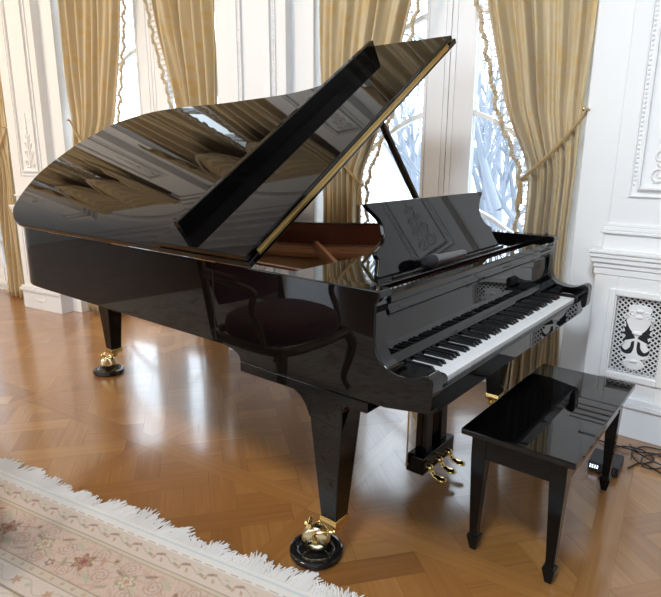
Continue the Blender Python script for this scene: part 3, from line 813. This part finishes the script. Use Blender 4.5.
# ------------------------------------------------ curtains
def curtain(uc, side, label, seed, ztie=1.25, hook_z=1.58, low=None):
    """side +1: hangs at the right (larger u) side of the window uc"""
    r = random.Random(seed)
    H = .775
    zk = [0.0, .4, .9, ztie-.06, ztie+.06, 1.6, 2.2, 2.45, 2.9, 3.66]
    ik = low + [.505, .495, .355, .205, .165, .125, .105] if low else [.475, .49, .50, .505, .495, .355, .205, .165, .125, .105]
    def inner(z): return float(np.interp(z, zk, ik))
    def outerf(z): return H - .012 - .015*math.exp(-((z-hook_z)/.3)**2) - .03*math.exp(-((z-.9)/.5)**2)
    nf = 5.6
    ph = [r.uniform(-.5, .5) for _ in range(8)]
    root_o = root('curtain', tuple(WF(uc + side*.62, .2, 0.)), label, 'curtain', 'gold curtains at the windows', rotz=PHI)
    nu, nv = 130, 60
    g = G(); g.uv = []
    def zof(v): return .012 + (3.64-.012)*v
    def P(s, v):
        z = zof(v); a, b = inner(z), outerf(z)
        sw = s + .035*sin(2*PI*s*2.3 + ph[0] + z*.3)*(s*(1-s)*4)
        # pull diagonal toward the tie-back
        d = a + (b - a)*s
        tight = math.exp(-((z - (ztie + .30*s)) / .16)**2)
        amp = (.036 + .014*sin(ph[1]*5 + 3*s))*(1 - .5*tight)
        n = .195 + amp*sin(2*PI*nf*sw + ph[2] + .5*sin(z*1.3 + ph[3])) + .011*sin(2*PI*nf*2.1*s + z*1.7 + ph[4]) + .03*tight*(-1)*sin(PI*s)
        n -= .055*s**3
        n += .015*sin(z*4 + s*9 + ph[5])*math.exp(-((z-.5)/.6)**2)
        return d, n, z
    def fn(i, j):
        d, n, z = P(i, j); g.uv.append((i*1.35 + seed*.37, z)); return WF(uc + side*d, n, z)
    g.grid(fn, nu, nv)
    build(g, 'drape', 'damask', root_o, angle=80, solid=.004)
    # tassel fringe along the inner edge
    g = G(); K = 190
    prev = None
    for k in range(K):
        z = .06 + 3.50*k/(K-1); v = (z-.012)/3.628
        d, n, zz = P(0., v)
        e = WF(uc + side*d, n, z); L = .047 + .007*sin(k*.9) + .005*r.random()
        t = WF(uc + side*(d - L), n - .006 + .008*sin(k*1.3), z - .014 - .006*r.random())
        if k % 2 == 0: g.tube([e, t], .0022, 4, False)
        if prev is not None and k % 2: g.tube([prev, t], .0022, 4, False)
        prev = e
        g.ball(t, .012 + .004*r.random(), .012, .015, n=6, m=4)
        if k % 3 == 0: g.tube([t - Vector((0,0,.004)), t + Vector((0,0,-.022)) + WF(-side*.006, 0, 0) - WF(0, 0, 0)], [.006, .0085], 5)
    g.tube([WF(uc + side*P(0., q/40)[0], P(0., q/40)[1], zof(q/40)) for q in range(41)], .007, 6)
    stuff(build(g, 'tassel_fringe', 'fringe', root_o))
    # tie-back rope from reveal hook around the gathered edge
    g = G()
    a = Vector((uc + side*(H-.006), .125, hook_z)); e = Vector((uc + side*(inner(ztie)-.015), .135, ztie))
    pts = [a, a.lerp(e, .3) + Vector((0, -.012, -.018)), a.lerp(e, .65) + Vector((0, -.012, -.022)), e, e + Vector((-side*.012, .03, -.012)), e + Vector((side*.01, .085, -.005))]
    g.tube([WF(*p) for p in smooth_curve(pts, 6)], .0065, 8)
    p2 = [Vector(p) + Vector((0, .004, -.010)) for p in pts]
    g.tube([WF(*p) for p in smooth_curve(p2, 6)], .0055, 8)
    te = WF(e.x - side*.008, e.y, e.z - .02)
    g.tube([te, te - Vector((0,0,.03)), te - Vector((0,0,.05)), te - Vector((0,0,.12))], [.008, .014, .012, .02], 8)
    tb = build(g, 'tieback', 'rope', root_o)
    g = G(); h0 = WF(uc + side*(H + .002), .105, hook_z); h1 = WF(uc + side*(H - .02), .10, hook_z + .004)
    g.tube([h0 + Vector((0, .03, 0)), h0, h1], .006, 8); g.ball(h1, .012); build(g, 'tieback_hook', 'palebrass', root_o)
    return root_o
curtain(-.84, 1, 'gold damask curtain tied back beside the right wall pedestal, behind the keyboard', 1)
curtain(-.84, -1, 'gold damask curtain seen between the raised lid and music desk', 2, ztie=1.20)
curtain(-3.175, 1, 'gold damask curtain just left of the white panelled pier above the lid', 3)
curtain(-3.175, -1, 'gold damask curtain right of the left carved pier, tail end of piano', 4, ztie=1.3, hook_z=1.62)
curtain(-5.57, 1, 'gold damask curtain at the far left picture edge, left of the carved pier', 5, low=[.36, .40, .45])
curtain(-5.57, -1, 'gold damask curtain on the far side of the leftmost window', 6)

def valance(uc, label):
    ro = root('swag_valance', tuple(WF(uc, .1, 2.8)), label, 'valance', 'gold swag valances over the windows', rotz=PHI)
    for s in (-1, 1):
        g = G(); g.uv = []
        x0_, x1_ = (-.74, .10) if s < 0 else (-.10, .74)
        def fn(i, j):
            t = i; q = 4*t*(1-t)
            drop = .05 + .82*j
            z = 3.74 - drop*q**.75 - .06*j*(1-q)
            n = .085 - .05*j*q*(1.1-j) - .03*q + .026*sin(j*2*PI*7.5 + .6*sin(5*t))*q - (.012 if s > 0 else 0)
            x = x0_ + (x1_-x0_)*(t + .04*sin(2*PI*t)*j)
            g.uv.append((t*1.1, j*.8 + s)); return WF(uc + x, n, z)
        g.grid(fn, 40, 44); sw = build(g, 'swag', 'damask', ro, angle=80, solid=.004)
        g = G()
        for k in range(36):
            t = k/35; q = 4*t*(1-t); z = 3.74 - .87*q**.75 - .06*(1-q); x = x0_ + (x1_-x0_)*(t + .04*sin(2*PI*t))
            p = WF(uc + x, .05 - .03*q, z); g.tube([p, p - Vector((0,0,.03)), p - Vector((0,0,.06))], [.004, .009, .007], 5)
        stuff(build(g, 'swag_fringe', 'fringe', sw))
    for s in (-1, 1):
        g = G(); g.uv = []
        def fn2(i, j):
            L = .55 + .7*i
            x = s*(.60 + .16*i); z = 3.74 - L*j; n = .07 + .025*sin(i*2*PI*3) - .03*j
            g.uv.append((i*.5, j*.8)); return WF(uc + x, n, z)
        g.grid(fn2, 30, 20); build(g, 'cascade', 'damask', ro, angle=80, solid=.004)
    g = G(); fbox(g, F0, uc-.765, uc+.765, .07, .25, 3.73, 3.755); build(g, 'pelmet_board', 'wall', ro)
valance(-.84, 'gold double swag valance above the window nearest the keyboard')
valance(-3.175, 'gold double swag valance above the window beside the piano tail')
valance(-5.57, 'gold double swag valance above the far left window')

# ================================================================== RUG
ra = rad(11.2); E0 = Vector((-1.307, -.302, 0.))
ud = Vector((cos(ra), sin(ra), 0)); vd = Vector((sin(ra), -cos(ra), 0))     # v runs inward, toward the camera
U0, U1, VL = -3.1, 2.6, 1.75
def rug_colour(u, v):
    """u along the fringe edge, v inward distance (arrays) -> rgb linear"""
    col = np.zeros(u.shape + (3,)); lin = lambda *c: np.array(c)
    cream = lin(.64, .55, .46); pale = lin(.60, .50, .42); pink = lin(.57, .42, .335); beige = lin(.55, .46, .35); brown = lin(.22, .13, .075); olive = lin(.30, .27, .14); white = lin(.68, .655, .62); blue = lin(.45, .58, .66)
    wine = lin(.25, .075, .07); rust = lin(.45, .24, .15); sage = lin(.40, .42, .27); navy = lin(.08, .09, .15)
    def put(mask, c, a=1.):
        m = (mask*a)[..., None]; col[:] = col*(1-m) + c*m
    def soft(d, r, w=.002): return np.clip((r - d)/w + .5, 0, 1)
    put(np.ones_like(u), cream)
    band = lambda a, b: ((v >= a) & (v < b)).astype(float)
    put(band(-1, .014), white); put(band(.014, .020), blue, .7); put(band(.020, .052), white)
    put(band(.052, .128), pale)
    dash = (np.mod(u, .052) < .034)
    put(band(.044, .048)*dash, brown, .6); put(band(.056, .059), beige, .8)
    # guard motif: leafy sprigs
    P = .112; uu = np.mod(u, P) - P/2; vv = v - .090
    d = np.abs(vv - .010*np.sin(2*PI*u/P)); put(soft(d, .0014)*band(.06, .122), brown, .55)
    for (cx, cz, a, b_, an, c) in [(-.02, .008, .016, .005, .5, olive), (.012, -.010, .018, .006, -.4, brown), (.032, .012, .012, .005, .9, rust), (-.040, -.012, .012, .004, .2, sage), (.0, .012, .007, .007, 0, rust)]:
        x = uu - cx; y = vv - cz; xr = x*cos(an) + y*sin(an); yr = -x*sin(an) + y*cos(an)
        put(soft(np.hypot(xr/a, yr/b_), 1, .25), c, .75)
    put(band(.128, .133), brown, .7); put(band(.133, .146), beige); put(band(.146, .150), olive, .8)
    # main border
    A, Bv = .150, .320; inb = band(A, Bv); put(inb, pink)
    P = .40; uu = np.mod(u, P) - P/2; vc = v - (A+Bv)/2
    vine = .045*np.sin(2*PI*u/P)
    put(soft(np.abs(vc - vine), .0018)*inb, olive, .7)
    put(soft(np.abs(vc + .05*np.sin(2*PI*u/P + .7)), .0014)*inb, brown, .5)
    th = np.arctan2
    for (cx, cz, sg) in ((-.10, -.022, 1), (.10, .022, -1), (-.03, .055, -1), (.03, -.055, 1), (-.17, .05, 1), (.17, -.05, -1)):
        x = uu - cx; y = vc - cz; rr = np.hypot(x, y); an = th(y, x)*sg
        sp = np.abs(np.mod(rr - .0085*(an/(2*PI))*1.6 + .007, .014) - .007)
        put(soft(sp, .0016)*(rr < .036)*inb, brown, .55)
    w1 = np.sin(u*47 + 2.2*np.sin(v*61) + 1.3*np.sin(u*23)); w2 = np.sin(v*83 + 2.4*np.sin(u*39) + u*11)
    put(soft(np.abs(w1*w2 - .12), .045, .05)*inb, brown, .42)
    put(soft(np.abs(w1 + w2 - .5), .05, .06)*inb, olive, .35)
    put(soft(.62 - w1*w2, 0, .12)*inb, rust, .40)
    put(soft(np.abs(w1*w2 + .2), .05, .05)*band(.060, .122), beige, .5)
    def rosette(cx, cz, R, petal, c1, c2, c3):
        x = uu - cx; y = vc - cz; rr = np.hypot(x, y); an = th(y, x)
        e = R*(.78 + .22*np.cos(petal*an))
        put(soft(rr, e)*inb, c1, .9); put(soft(rr, e*.72)*inb, c2, .9); put(soft(rr, e*.38)*inb, c3, .95)
    rosette(0, 0, .042, 6, brown, rust, wine); rosette(-.2, 0, .038, 5, olive, lin(.62, .5, .38), rust); rosette(.2, 0, .038, 5, olive, lin(.62, .5, .38), rust)
    rosette(.10, -.055, .018, 5, sage, rust, wine); rosette(-.10, .055, .018, 5, navy, rust, cream)
    for (cx, cz, a, b_, an, c) in [(.07, .05, .030, .009, .5, sage), (-.07, -.05, .030, .009, .5, sage), (.14, .055, .024, .007, -.5, olive), (-.14, -.055, .024, .007, -.5, brown), (.06, -.03, .022, .007, 1.0, rust), (-.06, .03, .022, .007, 1., olive), (.15, -.02, .02, .006, .3, brown), (-.15, .02, .02, .006, .3, sage)]:
        x = uu - cx; y = vc - cz; xr = x*cos(an) + y*sin(an); yr = -x*sin(an) + y*cos(an)
        put(soft(np.hypot(xr/a, yr/b_), 1, .25)*inb, c, .7)
    put(band(.320, .325), brown, .8); put(band(.325, .352), beige); put(band(.352, .356), brown, .7)
    q = np.mod(u, .05) - .025; put(soft(np.hypot(q, v - .3385), .008)*band(.325, .352), rust, .6)
    put(band(.356, .43), pale); P = .15; uu2 = np.mod(u, P) - P/2; v2 = v - .393
    put(soft(np.abs(v2 - .02*np.sin(2*PI*u/P)), .0018)*band(.36, .426), olive, .6)
    rr = np.hypot(uu2, v2); put(soft(rr, .020*(.75 + .25*np.cos(5*th(v2, uu2))))*band(.36, .426), rust, .8)
    put(soft(np.hypot(uu2 - .055, v2*1.6), .012)*band(.36, .426), sage, .7)
    put(band(.430, .436), brown, .8)
    fd = v > .436
    f1 = np.sin(u*9.1 + 2*np.sin(v*7.7))*np.sin(v*8.3 + 2*np.sin(u*6.1)); f2 = np.sin(u*31 + 3*np.sin(v*13))*np.sin(v*29 + 3*np.sin(u*11))
    put(fd*(f1 > .45).astype(float), pink, .8); put(fd*(np.abs(f1 - .45) < .05), brown, .6); put(fd*(np.abs(f2) < .06), olive, .5); put(fd*(f2 > .7), rust, .7); put(fd*(f2 < -.75), sage, .7)
    return col
rug = root('fringed_rug', tuple(E0 + ud*.0 + vd*1.0), 'cream and rose oriental rug with a white fringe along the piano side', 'rug', rotz=ra)
def rug_sheet(name, u0, u1, v0, v1, st):
    nu, nv = int(round((u1-u0)/st)), int(round((v1-v0)/st))
    us = np.linspace(u0, u1, nu+1); vs = np.linspace(v0, v1, nv+1); UU, VV = np.meshgrid(us, vs)
    X = E0.x + ud.x*UU + vd.x*VV; Y = E0.y + ud.y*UU + vd.y*VV
    Z = .009 + .0015*np.sin(UU*13)*np.sin(VV*9)
    g = G(); g.v = [tuple(p) for p in np.stack([X, Y, Z], -1).reshape(-1, 3)]
    idx = np.arange((nu+1)*(nv+1)).reshape(nv+1, nu+1)
    g.f = [tuple(q) for q in np.stack([idx[:-1,:-1], idx[1:,:-1], idx[1:,1:], idx[:-1,1:]], -1).reshape(-1, 4).tolist()]
    o = build(g, name, 'rug', rug, angle=80, recalc=False)
    c = rug_colour(UU, np.minimum(VV, VL - VV)).reshape(-1, 3)
    at = o.data.color_attributes.new('dye', 'FLOAT_COLOR', 'POINT')
    at.data.foreach_set('color', np.concatenate([c, np.ones((len(c), 1))], 1).ravel())
    return o
# one rug, one pile surface: fine mesh near the piano, coarser further in
def pile():
    parts = []
    allv, allf, allc = [], [], []
    for (u0, u1, v0, v1, st) in ((-1.0, 1.8, 0, .75, .004), (U0, -1.0, 0, .75, .0125), (1.8, U1, 0, .75, .02), (U0, U1, .75, VL, .025)):
        nu, nv = int(round((u1-u0)/st)), int(round((v1-v0)/st))
        us = np.linspace(u0, u1, nu+1); vs = np.linspace(v0, v1, nv+1); UU, VV = np.meshgrid(us, vs)
        X = E0.x + ud.x*UU + vd.x*VV; Y = E0.y + ud.y*UU + vd.y*VV
        Z = .009 + .001*np.sin(UU*13)*np.sin(VV*9)
        idx = np.arange((nu+1)*(nv+1)).reshape(nv+1, nu+1) + sum(len(a) for a in allv)
        allv.append(np.stack([X, Y, Z], -1).reshape(-1, 3)); allc.append(rug_colour(UU, np.minimum(VV, VL-VV)).reshape(-1, 3))
        allf += np.stack([idx[:-1,:-1], idx[1:,:-1], idx[1:,1:], idx[:-1,1:]], -1).reshape(-1, 4).tolist()
    V = np.concatenate(allv); Cc = np.concatenate(allc)
    # backing so the rug has thickness
    b0 = len(V); cs = []
    for (u, v) in ((U0, 0), (U1, 0), (U1, VL), (U0, VL)):
        for z in (.0088, .0006):
            p = E0 + ud*u + vd*v; cs.append((p.x, p.y, z))
    V = np.concatenate([V, np.array(cs)]); Cc = np.concatenate([Cc, np.full((8, 3), .6)])
    allf += [[b0+1, b0+3, b0+5, b0+7]] + [[b0+2*i, b0+2*((i+1) % 4), b0+2*((i+1) % 4)+1, b0+2*i+1] for i in range(4)]
    g = G(); g.v = V.tolist(); g.f = [tuple(f) for f in allf]
    o = build(g, 'rug_pile', 'rug', rug, angle=80, recalc=False)
    at = o.data.color_attributes.new('dye', 'FLOAT_COLOR', 'POINT')
    at.data.foreach_set('color', np.concatenate([Cc, np.ones((len(Cc), 1))], 1).ravel())
pile()
g = G(); r = random.Random(3)
u = U0
while u < U1:
    L = .062 + .014*sin(u*9) + .012*sin(u*37) + .008*sin(u*71) + r.uniform(-.012, .012); sk = r.uniform(-.028, .028) + .015*sin(u*23)
    p0 = E0 + ud*u + vd*.004 + Vector((0,0,.006)); p1 = E0 + ud*(u + sk*.3) - vd*L*.5 + Vector((0,0,.006 + r.random()*.003)); p2 = E0 + ud*(u + sk) - vd*L + Vector((0,0,.003 + r.random()*.005))
    rr_ = r.uniform(.0022, .0038)
    for q_ in (p1, p2):
        dq = Vector((q_.x + .489, q_.y - .052, 0))
        if dq.length < .100: dq = dq.normalized()*.100; q_.x, q_.y = dq.x - .489, dq.y + .052
    g.tube([p0, p1, p2], [rr_*1.2, rr_, rr_*.75], 4, True)
    u += .0021 if -1.0 < u < 1.6 else .008
stuff(build(g, 'rug_fringe', 'rugfringe', rug))

# ================================================================== receiver box + cables
Tb = Matrix.Translation((.152, 1.312, 0)) @ Matrix.Rotation(rad(3), 4, 'Z')
rb = root('receiver_box', (.152, 1.312, 0), 'small flat black receiver box with a lit display, on the floor behind the bench', 'electronic box', rotz=rad(3))
g = G(); g.box(-.062, .062, -.07, .07, .004, .046, Tb); build(g, 'box_body', 'blackplastic', rb, bevel=.003)
g = G(); g.box(-.060, .060, -.074, -.069, .006, .044, Tb); build(g, 'front_panel', 'blackplastic', rb, bevel=.001)
g = G(); g.box(-.056, -.014, -.0755, -.0735, .019, .038, Tb); build(g, 'display', 'dark', rb)
g = G()
for x in (-.053, -.0435, -.034, -.0245):
    for (a, b2, c, d) in ((0, .006, .021, .0228), (0, .006, .0275, .0293), (0, .006, .034, .0358), (0, .0015, .021, .0285), (.0045, .006, .0285, .0358)):
        if x == -.0435 and a == .0045: continue
        g.box(x+a, x+b2, -.0765, -.0753, c, d, Tb)
build(g, 'display_digits', 'led', rb)
g = G()
for x in (.01, .025, .04):
    for z in (.017, .030): g.box(x, x+.008, -.0752, -.0735, z, z+.006, Tb)
build(g, 'buttons', 'mic_body', rb)
for sx_ in (-.05, .05):
    for sy_ in (-.055, .055):
        g = G(); g.lathe([(.008, 0), (.008, .005)], 10, tuple(Tb @ Vector((sx_, sy_, 0)))); build(g, 'foot', 'cable', rb)
def cable(pts, rr_, label):
    P = smooth_curve(pts, 8)
    P = [(x, y, max(z, rr_ + .0005)) for x, y, z in P]
    g = G(); g.tube(P, rr_, 8); o = build(g, 'power_cable', 'cable'); tag(o, label, 'cable', 'black cables on the floor by the wall')
bk_ = Tb @ Vector((.0, .074, .02))
cable([bk_, (.145, 1.45, .012), (.16, 1.55, .006), (.24, 1.58, .006), (.31, 1.52, .006), (.27, 1.44, .006), (.22, 1.50, .012), (.25, 1.62, .006), (.38, 1.64, .006)], .0032, 'black cable looping from the back of the receiver box along the white baseboard')
cable([(.235, 1.36, .006), (.27, 1.44, .006), (.33, 1.42, .006), (.41, 1.36, .006), (.55, 1.26, .006), (.75, 1.22, .006)], .0036, 'straight black cable running out of frame at right')
cable([(.19, 1.60, .006), (.24, 1.55, .006), (.31, 1.58, .006), (.36, 1.52, .006), (.34, 1.44, .006), (.29, 1.40, .012), (.27, 1.50, .012), (.34, 1.60, .006), (.45, 1.57, .006)], .0028, 'thin tangled black cable in loose loops right of the receiver box')
cable([(-.05, 1.54, .006), (.05, 1.55, .006), (.14, 1.53, .014), (.22, 1.53, .014), (.30, 1.48, .016), (.42, 1.46, .006), (.6, 1.42, .006)], .0032, 'black cable crossing the floor behind the receiver box toward the curtain')

# ================================================================== red armchair (stands on the rug, seen mirrored in the piano side)
ch = root('armchair', (-1.58, -1.02, .0195), 'carved wooden armchair with dark red upholstery, mirrored in the piano side', 'armchair', rotz=rad(4))
Tc = Matrix.Translation((-1.58, -1.02, .0195)) @ Matrix.Rotation(rad(4), 4, 'Z')     # faces +x
g = G()
def sup(i, j):
    a = 2*PI*i; r_ = .5*(abs(cos(a))**3 + abs(sin(a))**3)**(-1/3)
    return a, r_
rings = []
for (k, z) in ((.96, .36), (1.0, .375), (1.0, .42), (.97, .455), (.85, .478), (.5, .492), (.02, .495)):
    rings.append([Tc @ Vector((.02 + .56*k*sup(q/40, 0)[1]*cos(2*PI*q/40), .60*k*sup(q/40, 0)[1]*sin(2*PI*q/40), z)) for q in range(40)])
g.loft(rings); build(g, 'seat', 'redcloth', ch, angle=60)
g = G(); rings = []
for q in range(9):
    t = q/8; z = .50 + .46*t; x = -.27 - .14*t; w = .23 + .04*sin(PI*t); dd = .03 + .02*sin(PI*t)
    rings.append([Tc @ Vector((x + dd*cos(a)*.8, w*sin(a), z)) for a in [2*PI*k_/24 for k_ in range(24)]])
g.loft(rings); build(g, 'backrest', 'redcloth', ch, angle=60)
g = G()
P = [(-.27, -.27, .36), (-.30, -.275, .50), (-.36, -.28, .75), (-.42, -.26, .96), (-.44, -.14, 1.03), (-.445, 0, 1.06), (-.44, .14, 1.03), (-.42, .26, .96), (-.36, .28, .75), (-.30, .275, .50), (-.27, .27, .36)]
g.tube([Tc @ Vector(p) for p in smooth_curve(P, 5)], .024, 8); build(g, 'back_frame', 'chairwood', ch)
g = G(); P = [(.29, -.26, .35), (.31, 0, .34), (.29, .26, .35), (0, .305, .35), (-.26, .27, .35), (-.27, 0, .35), (-.26, -.27, .35), (0, -.305, .35), (.29, -.26, .35)]
g.tube([Tc @ Vector(p) for p in smooth_curve(P, 5)], .026, 8); build(g, 'seat_rail', 'chairwood', ch)
for s in (-1, 1):
    g = G(); P = [(-.335, s*.28, .68), (-.2, s*.325, .69), (-.05, s*.335, .68), (.10, s*.32, .67), (.145, s*.31, .645), (.13, s*.305, .61), (.12, s*.305, .55), (.17, s*.30, .46), (.2, s*.295, .37)]
    arm_o = build(G().tube([Tc @ Vector(p) for p in smooth_curve(P, 5)], .019, 8), 'armrest', 'chairwood', ch)
    g = G(); P = [(-.25, s*.322, .705), (-.1, s*.337, .708), (.03, s*.33, .70)]
    build(G().tube([Tc @ Vector(p) for p in smooth_curve(P, 5)], .026, 8), 'arm_pad', 'redcloth', arm_o)
    P = [(.28, s*.25, .36), (.315, s*.275, .28), (.30, s*.265, .18), (.275, s*.25, .08), (.285, s*.255, .03), (.305, s*.265, .0)]
    build(G().tube([Tc @ Vector(p) for p in smooth_curve(P, 5)], [.034 - .018*min(1, k/18) for k in range(26)], 8), 'leg', 'chairwood', ch)
    P = [(-.26, s*.25, .36), (-.27, s*.255, .2), (-.31, s*.265, .08), (-.36, s*.275, .0)]
    build(G().tube([Tc @ Vector(p) for p in smooth_curve(P, 5)], [.030 - .012*k/15 for k in range(16)], 8), 'leg', 'chairwood', ch)

# ================================================================== outdoors
g = G(); g.grid(lambda a, b2: (-60 + 80*a, 2.6 + 70*b2, -.55 + .5*sin(a*9)*b2 + 2.2*b2*b2), 30, 30)
gd_ = struct(build(g, 'ground', 'ground', None, angle=80))
def tree(x, y, h, seed, label, stems=1):
    r = random.Random(seed); g = G()
    def br(p, d, L, rad_, depth):
        n = 4; pts = [p]; rs = [rad_]; dd = Vector(d)
        for k in range(n):
            dd = (dd + Vector((r.uniform(-.22, .22), r.uniform(-.22, .22), r.uniform(-.05, .18)))).normalized()
            pts.append(pts[-1] + dd*L/n); rs.append(rad_*(1 - .45*(k+1)/n))
        g.tube(pts, rs, 6 if depth < 2 else 4, False)
        if depth >= 4: return
        if depth >= 3 and r.random() < .4: return
        nb = 2
        for k in range(nb + (1 if depth == 0 else 0)):
            t = r.uniform(.45, 1.); i = min(n, max(1, int(t*n)))
            a = r.uniform(0, 2*PI); sp = r.uniform(.45, .95)
            nd_ = (dd + Vector((cos(a)*sp, sin(a)*sp, r.uniform(-.1, .5)))).normalized()
            br(pts[i], nd_, L*r.uniform(.55, .8), rs[i]*.72, depth + 1)
        br(pts[-1], (dd + Vector((r.uniform(-.3, .3), r.uniform(-.3, .3), .2))).normalized(), L*.75, rs[-1], depth + 1)
    for s in range(stems):
        a = 2*PI*s/stems + r.random(); lean = 0.0 if stems == 1 else .45
        br(Vector((x + .1*cos(a), y + .1*sin(a), -.6)), Vector((cos(a)*lean, sin(a)*lean, 1)).normalized(), h*.34, .035*h/stems**.5, 0)
    tag(build(g, 'bare_tree', 'bark', None, angle=60, recalc=False), label, 'tree', 'bare trees outside the windows')
tree(-2.05, 5.6, 4.6, 21, 'bare forked tree outside, in the right pane of the window above the music desk', 3)
tree(-3.9, 7.2, 5.2, 23, 'bare branching tree outside, behind the lid prop in the left pane', 3)
tree(-9.5, 7.5, 6.0, 26, 'bare tree outside the window beside the piano tail', 3)

# ================================================================== light
w = bpy.data.worlds.new('World'); scene.world = w; w.use_nodes = True
bg = w.node_tree.nodes['Background']; bg.inputs['Color'].default_value = (.80, .90, 1., 1); bg.inputs['Strength'].default_value = 5.0
def area(name, loc, rot, sx, sy, col, power, spread=180):
    l = bpy.data.lights.new(name, 'AREA'); l.shape = 'RECTANGLE'; l.size = sx; l.size_y = sy; l.color = col; l.energy = power; l.spread = rad(spread)
    o = bpy.data.objects.new(name, l); COL.objects.link(o); o.location = loc; o.rotation_euler = rot
    return o
# added fill panels standing in for daylight, in invented openings of the unseen walls
for a, b2 in WFn: area('window_daylight', ((a+b2)/2, Y0 - .12, 1.95), (rad(90), 0, 0), b2-a, 2.9, (.84, .92, 1.), 5)
for a, b2 in WR: area('window_daylight', (X1 + .12, (a+b2)/2, 1.95), (rad(90), 0, rad(90)), b2-a, 2.9, (.84, .92, 1.), 5)
# added fill lights below the ceiling, warm at left, cool at right
for x, y, e, col in ((-5.2, -2.3, 47, (1., .74, .46)), (-2.4, -2.3, 33, (1., .81, .60)), (.5, -2.3, 52, (.80, .90, 1.))):
    area('ceiling_light', (x, y, ZC - .25), (rad(43), 0, 0), .8, .8, col, e, 100)

# ================================================================== camera
cam = bpy.data.cameras.new('camera'); co = bpy.data.objects.new('camera', cam); COL.objects.link(co)
y_, p_, r_ = rad(38.737), rad(14.044), rad(.325)
fw = Vector((-sin(y_)*cos(p_), cos(y_)*cos(p_), -sin(p_))); rt = Vector((cos(y_), sin(y_), 0)); up = rt.cross(fw)
rt2 = rt*cos(r_) + up*sin(r_); up2 = up*cos(r_) - rt*sin(r_)
R = Matrix((rt2, up2, -fw)).transposed().to_4x4()
co.matrix_world = Matrix.Translation((.6294, -1.2701, 1.3551)) @ R
cam.sensor_fit = 'HORIZONTAL'; cam.sensor_width = 36.; cam.lens = 36.*570.56/661; cam.clip_start = .02
scene.camera = co
vs_ = scene.view_settings
vs_.view_transform = 'Standard'; vs_.look = 'None'; vs_.gamma = 1.; vs_.use_curve_mapping = False; vs_.exposure = .13
scene.cycles.use_denoising = True
scene.cycles.max_bounces = 10; scene.cycles.transparent_max_bounces = 12
scene.cycles.sample_clamp_indirect = 6.
